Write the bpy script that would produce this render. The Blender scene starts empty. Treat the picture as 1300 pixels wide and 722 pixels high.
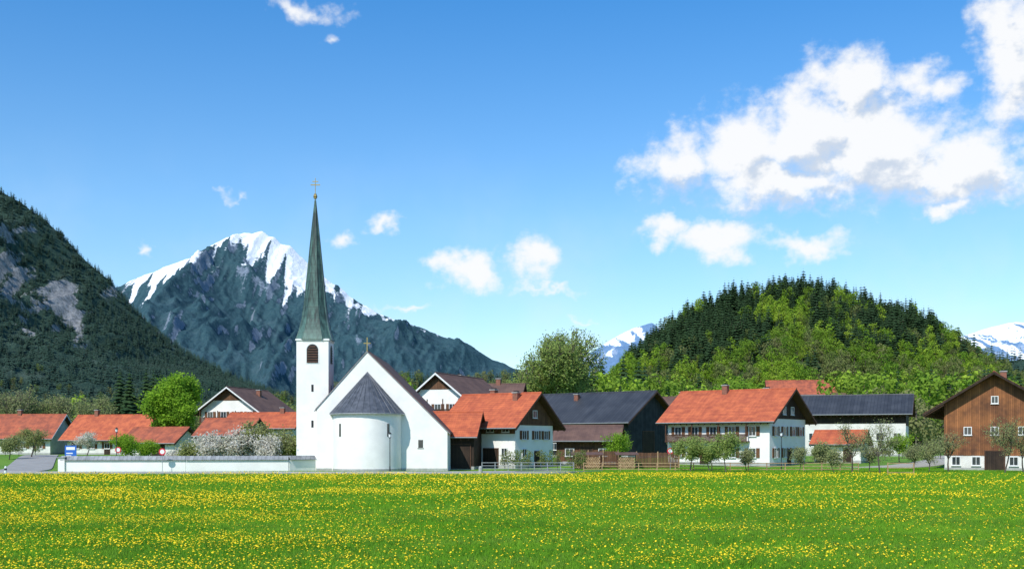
import bpy, math, random
import numpy as np
from mathutils import Vector, Matrix
random.seed(7); rng=np.random.default_rng(7)
scene=bpy.context.scene
F=1394.0; EYE=3.6
def bx(px,D): return (px-650)/F*D
def hz(py,D): return EYE+(562-py)/F*D
GY=[-300,0,138,142,146,150,155,160,165,170,176,182,190,200,300,1000,26000]
def _g(y):
    t=min(1,max(0,(y-138)/62)); return 1.2*t*t*(3-2*t)
GZ=[_g(y) for y in GY]
def gz(y): return float(np.interp(y,GY,GZ))

# ------------------------------------------------------------ materials
def nodes(m):
    m.use_nodes=True; nt=m.node_tree; nt.nodes.clear(); return nt
def mixc(nt,fac,a,b,mode='MIX'):
    n=nt.nodes.new('ShaderNodeMix'); n.data_type='RGBA'; n.blend_type=mode
    for s,v in ((0,fac),(6,a),(7,b)):
        if isinstance(v,bpy.types.NodeSocket): nt.links.new(v,n.inputs[s])
        elif s==0: n.inputs[0].default_value=v
        else: n.inputs[s].default_value=(v[0],v[1],v[2],1)
    return n.outputs[2]
def math_(nt,op,a,b=None,c=None,clamp=False):
    n=nt.nodes.new('ShaderNodeMath'); n.operation=op; n.use_clamp=clamp
    for i,v in enumerate((a,b,c)):
        if v is None: continue
        if isinstance(v,bpy.types.NodeSocket): nt.links.new(v,n.inputs[i])
        else: n.inputs[i].default_value=v
    return n.outputs[0]
def ramp01(nt,v,a,b,smooth=True):
    n=nt.nodes.new('ShaderNodeMapRange'); n.interpolation_type='SMOOTHSTEP' if smooth else 'LINEAR'
    nt.links.new(v,n.inputs[0]); n.inputs[1].default_value=a; n.inputs[2].default_value=b
    return n.outputs[0]
def noise(nt,vec,scale,detail=4,rough=.55,col=False):
    n=nt.nodes.new('ShaderNodeTexNoise'); n.inputs['Scale'].default_value=scale
    n.inputs['Detail'].default_value=detail; n.inputs['Roughness'].default_value=rough
    if vec is not None: nt.links.new(vec,n.inputs['Vector'])
    return n.outputs[1 if col else 0]
def objco(nt): return nt.nodes.new('ShaderNodeTexCoord').outputs['Object']
def finish(nt,col,rough=.8,bumpv=None,bump=.2,dist=.05,metal=0,spec=.3):
    p=nt.nodes.new('ShaderNodeBsdfPrincipled'); o=nt.nodes.new('ShaderNodeOutputMaterial')
    if isinstance(col,bpy.types.NodeSocket): nt.links.new(col,p.inputs['Base Color'])
    else: p.inputs['Base Color'].default_value=(*col,1)
    p.inputs['Roughness'].default_value=rough; p.inputs['Metallic'].default_value=metal
    p.inputs['Specular IOR Level'].default_value=spec
    if bumpv is not None:
        b=nt.nodes.new('ShaderNodeBump'); b.inputs['Strength'].default_value=bump; b.inputs['Distance'].default_value=dist
        nt.links.new(bumpv,b.inputs['Height']); nt.links.new(b.outputs[0],p.inputs['Normal'])
    nt.links.new(p.outputs[0],o.inputs[0])
def M(name,c1,c2,scale=1.5,rough=.85,bump=.15,stripes=(),spec=.25,metal=0):
    """noise-mottled surface; stripes = list of (axis vector, period, variation, gap darkness)"""
    m=bpy.data.materials.new(name); nt=nodes(m); co=objco(nt)
    n=noise(nt,co,scale,6,.6); f=ramp01(nt,n,.3,.7)
    col=mixc(nt,f,c1,c2); bv=n
    for ax,per,var,gap in stripes:
        d=nt.nodes.new('ShaderNodeVectorMath'); d.operation='DOT_PRODUCT'
        nt.links.new(co,d.inputs[0]); d.inputs[1].default_value=ax
        t=math_(nt,'DIVIDE',d.outputs['Value'],per); fl=math_(nt,'FLOOR',t)
        w=nt.nodes.new('ShaderNodeTexWhiteNoise'); w.noise_dimensions='1D'; nt.links.new(fl,w.inputs['W'])
        v=math_(nt,'MULTIPLY_ADD',w.outputs['Value'],var,1-var*.5)
        fr=math_(nt,'FRACT',t); g=math_(nt,'LESS_THAN',fr,.14)
        g2=math_(nt,'MULTIPLY_ADD',g,-gap,1.0); v=math_(nt,'MULTIPLY',v,g2)
        cc=nt.nodes.new('ShaderNodeCombineColor')
        for i in range(3): nt.links.new(v,cc.inputs[i])
        col=mixc(nt,1.0,col,cc.outputs[0],'MULTIPLY'); bv=math_(nt,'MULTIPLY',bv,g2)
    finish(nt,col,rough,bv,bump,.04,metal,spec); return m
def leafmat(name,c1,c2,c3,scale=1.0,trans=.3):
    m=bpy.data.materials.new(name); nt=nodes(m); co=objco(nt)
    f=ramp01(nt,noise(nt,co,scale,3),.35,.65); col=mixc(nt,f,c1,c2)
    oi=nt.nodes.new('ShaderNodeObjectInfo')
    col=mixc(nt,math_(nt,'MULTIPLY',oi.outputs['Random'],.9),col,c3)
    d=nt.nodes.new('ShaderNodeBsdfDiffuse'); t=nt.nodes.new('ShaderNodeBsdfTranslucent'); x=nt.nodes.new('ShaderNodeMixShader')
    o=nt.nodes.new('ShaderNodeOutputMaterial')
    nt.links.new(col,d.inputs[0]); nt.links.new(col,t.inputs[0]); x.inputs[0].default_value=trans
    nt.links.new(d.outputs[0],x.inputs[1]); nt.links.new(t.outputs[0],x.inputs[2]); nt.links.new(x.outputs[0],o.inputs[0])
    return m
plaster=M('white_plaster',(.84,.82,.78),(.75,.73,.69),.5,.9,.05)
plaster2=M('aged_plaster',(.74,.72,.67),(.60,.58,.54),.8,.9,.08)
wallcap=M('cap_tiles',(.30,.31,.32),(.20,.21,.22),2,.8,.2,[((1,0,0),.5,.3,.3)])
plinth=M('grey_plinth',(.42,.42,.40),(.32,.32,.30),2,.9,.1)
SX=((0,1,0),.36,.14,.35); SXx=((1,0,0),.28,.12,.12)
red=M('red_roof_tiles',(.56,.145,.060),(.36,.085,.044),.9,.75,.3,[SX,SXx])
red2=M('weathered_red_tiles',(.46,.125,.062),(.25,.075,.048),.8,.8,.3,[SX,SXx])
brownr=M('brown_roof_tiles',(.17,.10,.078),(.11,.065,.055),.5,.8,.3,[SX,SXx])
darkr=M('dark_sheet_roof',(.060,.064,.072),(.036,.039,.046),.35,.5,.2,[((1,0,0),.6,.25,.4)],spec=.3)
slate=M('slate_apse_roof',(.10,.11,.135),(.05,.058,.072),1.6,.5,.25,spec=.3)
vb=((1,1,0),.22,.45,.6)
wood_d=M('dark_wood_boards',(.055,.035,.024),(.03,.02,.015),.8,.8,.3,[vb])
wood_b=M('black_wood_boards',(.045,.048,.055),(.022,.024,.03),.8,.8,.3,[vb])
wood_m=M('brown_wood_boards',(.17,.085,.045),(.10,.05,.03),.8,.8,.3,[vb])
wood_o=M('larch_boards',(.34,.135,.05),(.12,.052,.028),.45,.75,.3,[vb])
trim=M('brown_trim',(.10,.05,.03),(.07,.035,.022),2,.7,.1)
trimw=M('white_trim',(.75,.75,.73),(.68,.68,.66),2,.7,.05)
glass=M('window_glass',(.02,.025,.03),(.05,.06,.07),.7,.08,.0,spec=.7)
shut=M('green_shutters',(.05,.10,.06),(.04,.08,.05),2,.7,.1)
shutb=M('brown_shutters',(.16,.075,.035),(.11,.05,.025),2,.7,.1)
metal=M('galvanised_steel',(.38,.39,.40),(.30,.31,.32),3,.5,.02,metal=.4)
black=M('black_paint',(.03,.03,.032),(.02,.02,.022),3,.5,.02)
brick=M('chimney_brick',(.30,.13,.09),(.20,.09,.06),3,.9,.2,[((0,0,1),.15,.1,.4)])
gold=M('gilded_metal',(.55,.38,.12),(.45,.3,.1),3,.35,.0,metal=.8)
bark=M('bark',(.13,.105,.085),(.07,.058,.048),3,.95,.5)
asph=M('asphalt',(.34,.33,.31),(.27,.26,.24),.6,.9,.1)
gravel=M('gravel',(.42,.39,.33),(.33,.31,.27),1.5,.95,.2)
kerbm=M('kerb_stone',(.45,.44,.42),(.36,.35,.33),1.5,.9,.1)
rdm=M('sign_red',(.60,.03,.05),(.55,.03,.05),2,.4,0)
blu=M('sign_blue',(.03,.14,.50),(.03,.12,.45),2,.4,0)
whi=M('sign_white',(.8,.8,.8),(.75,.75,.75),2,.4,0)
logm=M('split_logs',(.48,.33,.18),(.30,.19,.10),2.5,.9,.3)
# copper
def copper():
    m=bpy.data.materials.new('patinated_copper'); nt=nodes(m); co=objco(nt)
    mp=nt.nodes.new('ShaderNodeMapping'); mp.inputs['Scale'].default_value=(2.2,2.2,.22); nt.links.new(co,mp.inputs[0])
    n=noise(nt,mp.outputs[0],1.3,7,.65)
    col=mixc(nt,ramp01(nt,n,.36,.66),(.022,.038,.036),(.085,.165,.14))
    d=nt.nodes.new('ShaderNodeSeparateXYZ'); nt.links.new(co,d.inputs[0])
    fr=math_(nt,'FRACT',math_(nt,'MULTIPLY',d.outputs[2],.9)); g=math_(nt,'LESS_THAN',fr,.07)
    col=mixc(nt,math_(nt,'MULTIPLY',g,.5),col,(.025,.03,.03))
    low=ramp01(nt,d.outputs[2],20,16.8)
    col=mixc(nt,math_(nt,'MULTIPLY',low,.4),col,(.12,.22,.18))
    finish(nt,col,.55,n,.2,.05,0,.35); return m
copperm=copper()

# ------------------------------------------------------------ mesh helper
class MB:
    def __init__(s): s.v=[];s.f=[];s.m=[]
    def poly(s,pts,m=0):
        i=len(s.v); s.v+=[tuple(p) for p in pts]; s.f.append(tuple(range(i,i+len(pts)))); s.m.append(m)
    def box(s,x0,x1,y0,y1,z0,z1,m=0):
        a,b,c,d=(x0,y0),(x1,y0),(x1,y1),(x0,y1)
        s.ext([(p[0],p[1],z0) for p in (a,b,c,d)],(0,0,z1-z0),m)
    def ext(s,pts,vec,m=0,m2=None):
        n=len(pts); i=len(s.v); q=[tuple(pts[k][j]+vec[j] for j in range(3)) for k in range(n)]
        s.v+=[tuple(p) for p in pts]+q
        s.f.append(tuple(range(i+n-1,i-1,-1))); s.m.append(m); s.f.append(tuple(range(i+n,i+2*n))); s.m.append(m if m2 is None else m2)
        for k in range(n):
            l=(k+1)%n; s.f.append((i+k,i+l,i+n+l,i+n+k)); s.m.append(m)
    def tube(s,p0,p1,r0,r1,n=6,m=0,cap=False):
        p0=Vector(p0);p1=Vector(p1); d=(p1-p0)
        if d.length<1e-6: return
        d.normalize(); a=d.orthogonal().normalized(); b=d.cross(a); i=len(s.v)
        for p,r in ((p0,r0),(p1,r1)):
            for k in range(n):
                t=2*math.pi*k/n; s.v.append(tuple(p+a*(r*math.cos(t))+b*(r*math.sin(t))))
        for k in range(n):
            l=(k+1)%n; s.f.append((i+k,i+l,i+n+l,i+n+k)); s.m.append(m)
        if cap:
            s.f.append(tuple(range(i+n-1,i-1,-1))); s.m.append(m); s.f.append(tuple(range(i+n,i+2*n))); s.m.append(m)
    def obj(s,name,mats,parent=None,loc=(0,0,0),rot=0,fix=True):
        me=bpy.data.meshes.new(name); me.from_pydata(s.v,[],s.f)
        for m in (mats if isinstance(mats,(list,tuple)) else [mats]): me.materials.append(m)
        me.polygons.foreach_set('material_index',s.m)
        if fix:
            import bmesh
            b=bmesh.new(); b.from_mesh(me); bmesh.ops.recalc_face_normals(b,faces=b.faces); b.to_mesh(me); b.free()
        me.update()
        o=bpy.data.objects.new(name,me); scene.collection.objects.link(o); o.location=loc; o.rotation_euler=(0,0,rot)
        if parent: o.parent=parent
        return o
def empty(name,loc,rot=0):
    e=bpy.data.objects.new(name,None); scene.collection.objects.link(e); e.location=loc; e.rotation_euler=(0,0,rot); return e

# ------------------------------------------------------------ house builder
def house(name,x,y,rot,l,w,eave,ridge,roofm=red,wallm=plaster,ox=1.0,oy=1.1,woodF=None,woodG=None,woodm=wood_m,
          wins=(),doors=(),balc=(),chim=(),shutm=shutb,barge=trim,z=None):
    r=math.radians(rot); R=empty(name,(x,y,gz(y) if z is None else z),r)
    k=(ridge-eave)/(w/2); hw=w/2
    def side(sd,u0,u1,z0,z1,d0,d1):
        if sd=='F': return (u0,u1,-hw-d1,-hw-d0,z0,z1)
        if sd=='B': return (u0,u1,hw+d0,hw+d1,z0,z1)
        if sd=='R': return (l/2+d0,l/2+d1,u0,u1,z0,z1)
        return (-l/2-d1,-l/2-d0,u0,u1,z0,z1)
    b=MB(); b.ext([(-l/2,-hw,-.6),(-l/2,hw,-.6),(-l/2,hw,eave-.1),(-l/2,0,ridge-.1),(-l/2,-hw,eave-.1)],(l,0,0)); b.obj('walls',wallm,R)
    b=MB(); b.box(-l/2-.04,l/2+.04,-hw-.04,hw+.04,-.6,.35); b.obj('plinth',plinth,R)
    if woodG is not None:
        b=MB(); zz=max(woodG,0)
        for xs in (-l/2-.06,l/2-.02):
            if zz<eave-.1: pr=[(xs,-hw-.02,zz),(xs,hw+.02,zz),(xs,hw+.02,eave-.12),(xs,0,ridge-.12),(xs,-hw-.02,eave-.12)]
            else:
                yy=hw*(ridge-zz)/(ridge-eave); pr=[(xs,-yy,zz),(xs,yy,zz),(xs,0,ridge-.12)]
            b.ext(pr,(.08,0,0))
        b.obj('gable_boarding',woodm,R)
    if woodF is not None:
        b=MB(); b.box(-l/2,l/2,-hw-.065,-hw+.02,woodF,eave-.12); b.box(-l/2,l/2,hw-.02,hw+.065,woodF,eave-.12); b.obj('side_boarding',woodm,R)
    b=MB(); b2=MB(); x0=-l/2-ox; L=l+2*ox
    for s in (-1,1):
        ye=s*(hw+oy); ze=eave-k*oy
        b.ext([(x0,0,ridge+.14),(x0,ye,ze+.14),(x0,ye,ze+.03),(x0,0,ridge+.03)],(L,0,0))
        b2.ext([(x0+.03,0,ridge+.02),(x0+.03,ye-s*.03,ze+.02),(x0+.03,ye-s*.03,ze-.17),(x0+.03,0,ridge-.17)],(L-.06,0,0))
        for xe in (x0-.04,x0+L):
            b2.ext([(xe,0,ridge+.12),(xe,ye,ze+.12),(xe,ye,ze-.2),(xe,0,ridge-.2)],(.04,0,0),1)
        nr=int(L/1.0)
        for i in range(nr+1):
            xr=x0+.1+i*(L-.3)/nr; b2.ext([(xr,s*hw*.99,eave-.18),(xr,ye-s*.1,ze-.18),(xr,ye-s*.1,ze-.32),(xr,s*hw*.99,eave-.36)],(.12,0,0))
        b2.tube((x0,ye+s*.08,ze+.02),(x0+L,ye+s*.08,ze+.02),.08,.08,6,2)
    b.tube((x0,0,ridge+.12),(x0+L,0,ridge+.12),.14,.14,8,0,True)
    b.obj('roof',roofm,R); b2.obj('eaves',[trim,barge,metal],R)
    if wins:
        b=MB()
        for wn in wins:
            sd,u,zc,ww,wh=wn[:5]; sh=wn[5] if len(wn)>5 else 1; e=.075
            b.box(*side(sd,u-ww/2,u+ww/2,zc,zc+wh,-.03,e+.01),m=0)
            fr=.09
            for q in ((u-ww/2-fr,u-ww/2,zc-fr,zc+wh+fr),(u+ww/2,u+ww/2+fr,zc-fr,zc+wh+fr),(u-ww/2,u+ww/2,zc+wh,zc+wh+fr),(u-ww/2,u+ww/2,zc-fr,zc),(u-.03,u+.03,zc,zc+wh)):
                b.box(*side(sd,*q,-.03,e+.06),m=1)
            b.box(*side(sd,u-ww/2-.15,u+ww/2+.15,zc-fr-.07,zc-fr-.005,-.03,e+.14),m=1)
            if sh:
                for s in (-1,1):
                    c=u+s*(ww/2+fr+ww*.25+.02); b.box(*side(sd,c-ww*.25,c+ww*.25,zc-.05,zc+wh+.05,-.03,e+.05),m=2)
        b.obj('windows',[glass,trimw,shutm],R)
    if doors:
        b=MB()
        for sd,u,z0,ww,wh in doors:
            b.box(*side(sd,u-ww/2,u+ww/2,z0,z0+wh,-.02,.09),m=0); b.box(*side(sd,u-ww/2-.12,u-ww/2,z0,z0+wh,-.02,.13),m=1)
            b.box(*side(sd,u+ww/2,u+ww/2+.12,z0,z0+wh,-.02,.13),m=1); b.box(*side(sd,u-ww/2-.12,u+ww/2+.12,z0+wh,z0+wh+.12,-.02,.13),m=1)
        b.obj('doors',[wood_d,trim],R)
    for sd,u0,u1,z0 in balc:
        b=MB(); b.box(*side(sd,u0,u1,z0-.15,z0,0.07,1.25))
        b.box(*side(sd,u0,u1,z0+.92,z0+1.0,1.12,1.26))
        n=int((u1-u0)/.17)
        for i in range(n):
            uu=u0+(i+.1)*(u1-u0)/n; b.box(*side(sd,uu,uu+.13,z0,z0+.92,1.17,1.21))
        for i in range(4):
            uu=u0+i*(u1-u0-.14)/3; b.box(*side(sd,uu,uu+.14,z0,min(z0+2.6,eave-.3),1.05,1.165))
        b.obj('balcony',trim,R)
    for u,v,hh in chim:
        zt=ridge-abs(v)*k; b=MB(); b.box(u-.4,u+.4,v-.4,v+.4,zt-.6,zt+hh); b.box(u-.5,u+.5,v-.5,v+.5,zt+hh,zt+hh+.12,1)
        b.box(u-.3,u+.3,v-.3,v+.3,zt+hh+.12,zt+hh+.3,2); b.obj('chimney',[brick,plinth,black],R)
    return R
def corner(px,D,rot,l,w):   # house centre from its near right corner
    r=math.radians(rot); c,s=math.cos(r),math.sin(r); lx,ly=l/2,-w/2
    return bx(px,D)-(c*lx-s*ly), D-(s*lx+c*ly)
def gablefront(px,D,rot,l): # house centre from the foot of the +X gable
    r=math.radians(rot); return bx(px,D)-math.cos(r)*l/2, D-math.sin(r)*l/2

# ------------------------------------------------------------ ground & roads
def groundmat():
    m=bpy.data.materials.new('meadow_soil_and_grass'); nt=nodes(m); co=objco(nt)
    a=noise(nt,co,.05,5,.6); b=noise(nt,co,3.0,5,.7)
    col=mixc(nt,ramp01(nt,a,.35,.65),(.11,.24,.018),(.16,.30,.025)); col=mixc(nt,ramp01(nt,b,.4,.7),col,(.07,.15,.014))
    finish(nt,col,.95,b,.5,.1); return m
b=MB(); xs=[-26000,-3000,-400,-100,0,100,400,3000,26000]
for i in range(len(GY)-1):
    for j in range(len(xs)-1):
        b.poly([(xs[j],GY[i],GZ[i]),(xs[j+1],GY[i],GZ[i]),(xs[j+1],GY[i+1],GZ[i+1]),(xs[j],GY[i+1],GZ[i+1])])
b.obj('ground',groundmat())
def strip(name,pts,w,mat,h=.06,kerb=None):
    P=[]
    for a,c in zip(pts[:-1],pts[1:]):
        for t in np.linspace(0,1,14)[:-1]: P.append((a[0]+(c[0]-a[0])*t,a[1]+(c[1]-a[1])*t))
    P.append(pts[-1]); P=[Vector(p) for p in P]
    for _ in range(6): P=[P[0]]+[(P[i-1]+P[i]*2+P[i+1])/4 for i in range(1,len(P)-1)]+[P[-1]]
    b=MB(); Ls=[];Rs=[]
    for i,p in enumerate(P):
        d=(P[min(i+1,len(P)-1)]-P[max(i-1,0)]).normalized(); n=Vector((-d.y,d.x)); Ls.append(p+n*w/2); Rs.append(p-n*w/2)
    def q(p,z): return (p.x,p.y,gz(p.y)+z)
    for i in range(len(P)-1):
        b.poly([q(Rs[i],h),q(Rs[i+1],h),q(Ls[i+1],h),q(Ls[i],h)],0)
        for A in (Ls,Rs):
            b.poly([q(A[i],h),q(A[i+1],h),q(A[i+1],-.1),q(A[i],-.1)],0)
            if kerb:
                s=.12 if A is Ls else -.12
                B=[]
                for j in (i,i+1):
                    d=(Ls[j]-Rs[j]).normalized(); B.append(A[j]+d*s)
                b.poly([q(A[i],h+kerb),q(A[i+1],h+kerb),q(B[1],h+kerb),q(B[0],h+kerb)],1)
                b.poly([q(A[i],h-.02),q(A[i+1],h-.02),q(A[i+1],h+kerb),q(A[i],h+kerb)],1)
                b.poly([q(B[0],-.1),q(B[1],-.1),q(B[1],h+kerb),q(B[0],h+kerb)],1)
    return b.obj(name,[mat,kerbm],fix=False)
strip('road',[(-160,129.5),(-60,127.5),(-20,126.5),(-6,127.5),(3,131),(8,139)],7.5,asph,.12,.1)
strip('side_road',[(-61,131.8),(-64,145),(-76,175),(-92,215)],6,asph,.11)
strip('village_lane',[(bx(1000,150),146),(bx(1100,150),150),(bx(1150,160),158),(bx(1185,175),172),(bx(1215,205),205),(bx(1250,260),260)],6,gravel,.06)
strip('footpath',[(-5,134.5),(8,138.5),(30,140),(60,138)],2.4,gravel,.08)

# ------------------------------------------------------------ church
def church():
    R=empty('church',(0,0,0)); y0=139.4; wx=-18.4
    prof=[(-24.8,-.3),(-8.2,-.3),(-8.2,5.0),(wx,15.1),(-24.8,7.9)]
    b=MB(); b.ext([(p[0],y0,p[1]) for p in prof],(0,24,0)); b.obj('nave_walls',plaster,R)
    b=MB()
    for (xa,za),(xb,zb) in (((-24.8-.25,7.9-.27),(wx,15.1)),((wx,15.1),(-8.2+.3,5.0-.3))):
        b.ext([(xa,y0+.35,za+.05),(xb,y0+.35,zb+.05),(xb,y0+.35,zb+.3),(xa,y0+.35,za+.3)],(0,24,0))
    b.obj('nave_roof',brownr,R)
    b=MB()
    for (xa,za),(xb,zb) in (((-24.8-.3,7.9-.33),(wx,15.1)),((wx,15.1),(-8.2+.35,5.0-.35))):
        b.ext([(xa,y0-.12,za+.04),(xb,y0-.12,zb+.04),(xb,y0-.12,zb+.13),(xa,y0-.12,za+.13)],(0,.5,0))
    b.obj('gable_coping',metal,R)
    # apse
    b=MB(); n=72; cy=y0; cx=-18.35
    ang=[math.pi+math.pi*i/n for i in range(n+1)]
    def ring(r,z): return [(cx+r*math.cos(a),cy+r*math.sin(a),z) for a in ang]
    a0,a1=ring(4.3,-.3),ring(4.3,7.5)
    for i in range(n): b.poly([a0[i],a0[i+1],a1[i+1],a1[i]])
    o=b.obj('apse_wall',plaster,R)
    b=MB(); a0,a1=ring(4.36,-.3),ring(4.36,.4); a2=ring(4.3,.4)
    for i in range(n): b.poly([a0[i],a0[i+1],a1[i+1],a1[i]]); b.poly([a1[i],a1[i+1],a2[i+1],a2[i]])
    b.obj('apse_plinth',plinth,R)
    b=MB(); m=16; aa=[math.pi+math.pi*i/m for i in range(m+1)]; ap=(cx,cy-.05,12.6)
    e=[(cx+4.75*math.cos(a),cy+4.75*math.sin(a),7.30) for a in aa]; e2=[(p[0],p[1],7.18) for p in e]; mid=[(cx+2.3*math.cos(a),cy+2.3*math.sin(a),10.02) for a in aa]
    for i in range(m):
        b.poly([e[i],e[i+1],mid[i+1],mid[i]]); b.poly([mid[i],mid[i+1],ap]); b.poly([e2[i],e2[i+1],e[i+1],e[i]],1); b.poly([e2[i],e2[i+1],(cx,cy,7.18)],1)
    for i in range(m+1):
        b.tube(e[i],ap,.05,.04,4,0)
    b.obj('apse_roof',[slate,metal],R)
    b=MB()
    for a,z0,z1 in ((math.radians(-46),4.4,6.0),(math.radians(-134),4.4,6.0)):
        px_,py_=cx+4.3*math.cos(a),cy+4.3*math.sin(a); t=Vector((-math.sin(a),math.cos(a),0)); nn=Vector((math.cos(a),math.sin(a),0))
        for hw_,d,mi in ((.17,.03,0),):
            p=Vector((px_,py_,0)); q=[p-t*hw_-nn*.1,p+t*hw_-nn*.1,p+t*hw_+nn*d,p-t*hw_+nn*d]
            b.ext([(v.x,v.y,z0) for v in q],(0,0,z1-z0),mi)
    b.box(-11.9,-11.3,y0-.03,y0+.1,3.0,4.0,0); b.box(-12.0,-11.2,y0-.06,y0+.1,2.88,3.0,1)
    b.obj('windows',[glass,plinth,wood_d],R)
    b=MB(); b.box(-24.86,-22.9,y0-.06,y0+.2,-.3,.4); b.box(-13.9,-8.15,y0-.06,y0+.2,-.3,.4); b.obj('nave_plinth',plinth,R)
    b=MB(); b.box(wx-.05,wx+.05,y0+.0,y0+.1,15.2,17.0); b.box(wx-.45,wx+.45,y0+.012,y0+.088,16.2,16.3); b.obj('gable_cross',gold,R)
    # tower
    tc=-25.65; ty=143.2; h=2.06
    b=MB(); b.box(tc-h,tc+h,ty-h,ty+h,-.3,17.0); b.obj('tower_walls',plaster,R)
    b=MB(); b.box(tc-h-.12,tc+h+.12,ty-h-.12,ty+h+.12,16.75,16.97); b.obj('tower_cornice',trimw,R)
    b=MB()
    def arch(fx,w_,z0,z1,m,d):   # on the four faces
        pts=[(-w_,z0),(w_,z0),(w_,z1-w_)]+[(w_*math.cos(t),z1-w_+w_*math.sin(t)) for t in np.linspace(0.1,math.pi-.1,9)]+[(-w_,z1-w_)]
        for k in range(4):
            c,s=[(1,0),(0,1),(-1,0),(0,-1)][k]
            def T(u,v,z): return (tc+c*u-s*v,ty+s*u+c*v,z)
            P=[T(u,-h-d,z) for u,z in pts]; vec=(-s*(.1+d),c*(.1+d),0); b.ext(P,vec,m)
    arch(0,.88,13.75,16.45,1,.02); arch(0,.74,13.9,16.3,0,.04)
    for k in range(4):
        c,s=[(1,0),(0,1),(-1,0),(0,-1)][k]
        for j in range(7):
            z=14.05+j*.32; hwj=.7 if z<15.4 else (.6 if z<15.8 else .4)
            P=[(u,v,zz) for u,v,zz in ((-hwj,-h-.05,z),(hwj,-h-.05,z),(hwj,-h-.14,z-.1),(-hwj,-h-.14,z-.1))]
            b.ext([(tc+c*u-s*v,ty+s*u+c*v,zz) for u,v,zz in P],(0,0,.05),2)
        for z in (10.2,5.6):
            P=[(-.14,-h-.03,z),(.14,-h-.03,z),(.14,-h+.1,z),(-.14,-h+.1,z)]
            b.ext([(tc+c*u-s*v,ty+s*u+c*v,zz) for u,v,zz in P],(0,0,.9),0)
    b.obj('belfry_openings',[black,trimw,trim],R)
    b=MB()
    rings=[(16.9,2.34,1.0),(17.3,2.2,1.0),(18.2,1.92,.85),(19.6,1.62,.5),(21.4,1.38,.12),(24.5,1.10,0),(28,.77,0),(31.5,.44,0),(35.2,.07,0)]
    pr=None
    for z,r,sq in rings:
        P=[]
        for k in range(8):
            a=math.pi/8+k*math.pi/4
            ux,uy=math.cos(a)/math.cos(math.pi/8),math.sin(a)/math.cos(math.pi/8)
            P.append((tc+r*(ux*(1-sq)+sq*(math.copysign(1,ux))*(1 if abs(ux)>abs(uy) else .55)),ty+r*(uy*(1-sq)+sq*math.copysign(1,uy)*(1 if abs(uy)>abs(ux) else .55)),z))
        if pr:
            for k in range(8): b.poly([pr[k],pr[(k+1)%8],P[(k+1)%8],P[k]])
        else: b.poly(P[::-1])
        if pr:
            for k in range(8): b.tube(pr[k],P[k],.045,.045,4)
        pr=P
    b.obj('spire',copperm,R)
    b=MB(); b.tube((tc,ty,35),(tc,ty,38.1),.05,.04,6,0,True)
    for z,r in ((35.3,.1),(35.45,.24),(35.65,.28),(35.85,.2)): b.tube((tc,ty,z),(tc,ty,z+.2),r,r*.8,10,0,True)
    b.box(tc-.62,tc+.62,ty-.04,ty+.04,37.15,37.27); b.box(tc-.38,tc+.38,ty-.04,ty+.04,37.6,37.7)
    b.obj('spire_cross',gold,R)
church()

# churchyard wall
def wall():
    R=empty('churchyard_wall',(0,0,0)); b=MB(); c=MB()
    pts=[(-55.0,134.0),(-40,134.6),(-27.8,136.6),(-25.1,139.6)]
    for i in range(3):
        (xa,ya),(xb,yb)=pts[i],pts[i+1]; d=Vector((xb-xa,yb-ya)).normalized(); n=Vector((-d.y,d.x))
        ha=1.5
        b.ext([(xa-n.x*.2,ya-n.y*.2,-.2),(xb-n.x*.2,yb-n.y*.2,-.2),(xb+n.x*.2,yb+n.y*.2,-.2),(xa+n.x*.2,ya+n.y*.2,-.2)],(0,0,ha+.2))
        for s in (-1,1):
            e=.42*s
            c.ext([(xa,ya,ha+.46),(xb,yb,ha+.46),(xb+n.x*e,yb+n.y*e,ha+.0),(xa+n.x*e,ya+n.y*e,ha+.0)],(0,0,.07))
    b.box(-55.25,-54.45,133.6,134.4,-.2,1.8); c.ext([(-55.4,133.45,1.8),(-54.3,133.45,1.8),(-54.3,134.55,1.8),(-55.4,134.55,1.8)],(0,0,.12))
    b.obj('wall',plaster,R); c.obj('wall_cap',wallcap,R)
wall()

# ------------------------------------------------------------ houses
D=155; l,w=16.4,12.4; x,y=corner(977,D,-38,l,w)
W2=[('F',u,z,1.0,1.25) for u in (-6.4,-3.6,-.6,2.4,5.6) for z in (1.1,4.2)]
W2+=[('R',u,z,1.0,1.25) for u in (-4.2,-1.2,1.8,4.4) for z in (1.1,4.2)]+[('R',-1.4,7.3,.9,1.0,0),('R',1.4,7.3,.9,1.0,0)]
house('white_farmhouse',x,y,-38,l,w,6.9,10.9,red,plaster,1.3,1.3,woodG=6.6,woodm=wood_d,wins=W2,doors=[('F',-2.1,.05,1.1,2.1),('R',.3,.05,1.0,2.1)],
      balc=[('F',-8.0,5.2,3.4)],chim=[(-1.5,-.6,1.2),(4.5,1.0,.9)],shutm=shutb)
D=149; l,w=11.5,9.4; x,y=corner(654,D,-35,l,w)
house('red_roofed_house',x,y,-35,l,w,6.5,10.2,red,plaster,1.2,1.5,woodG=5.8,woodF=4.6,woodm=wood_m,
      wins=[('F',4.0,1.6,.8,1.0,0),('F',4.2,4.9,1.1,1.0,0),('F',1.6,4.9,1.1,1.0,0),('R',-2.6,1.4,.9,1.1,0),('R',.4,3.9,.9,1.1),('R',-2.6,3.9,.9,1.1),('R',2.8,3.9,.9,1.1),('R',0,6.9,.9,.9,0)],
      doors=[('R',.6,0.05,1.1,2.1),('F',1.7,.05,2.4,2.5)],chim=[(-1.5,.4,1.0),(3.4,-1.0,.9)],barge=trim)
l,w=7.6,7.5
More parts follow.
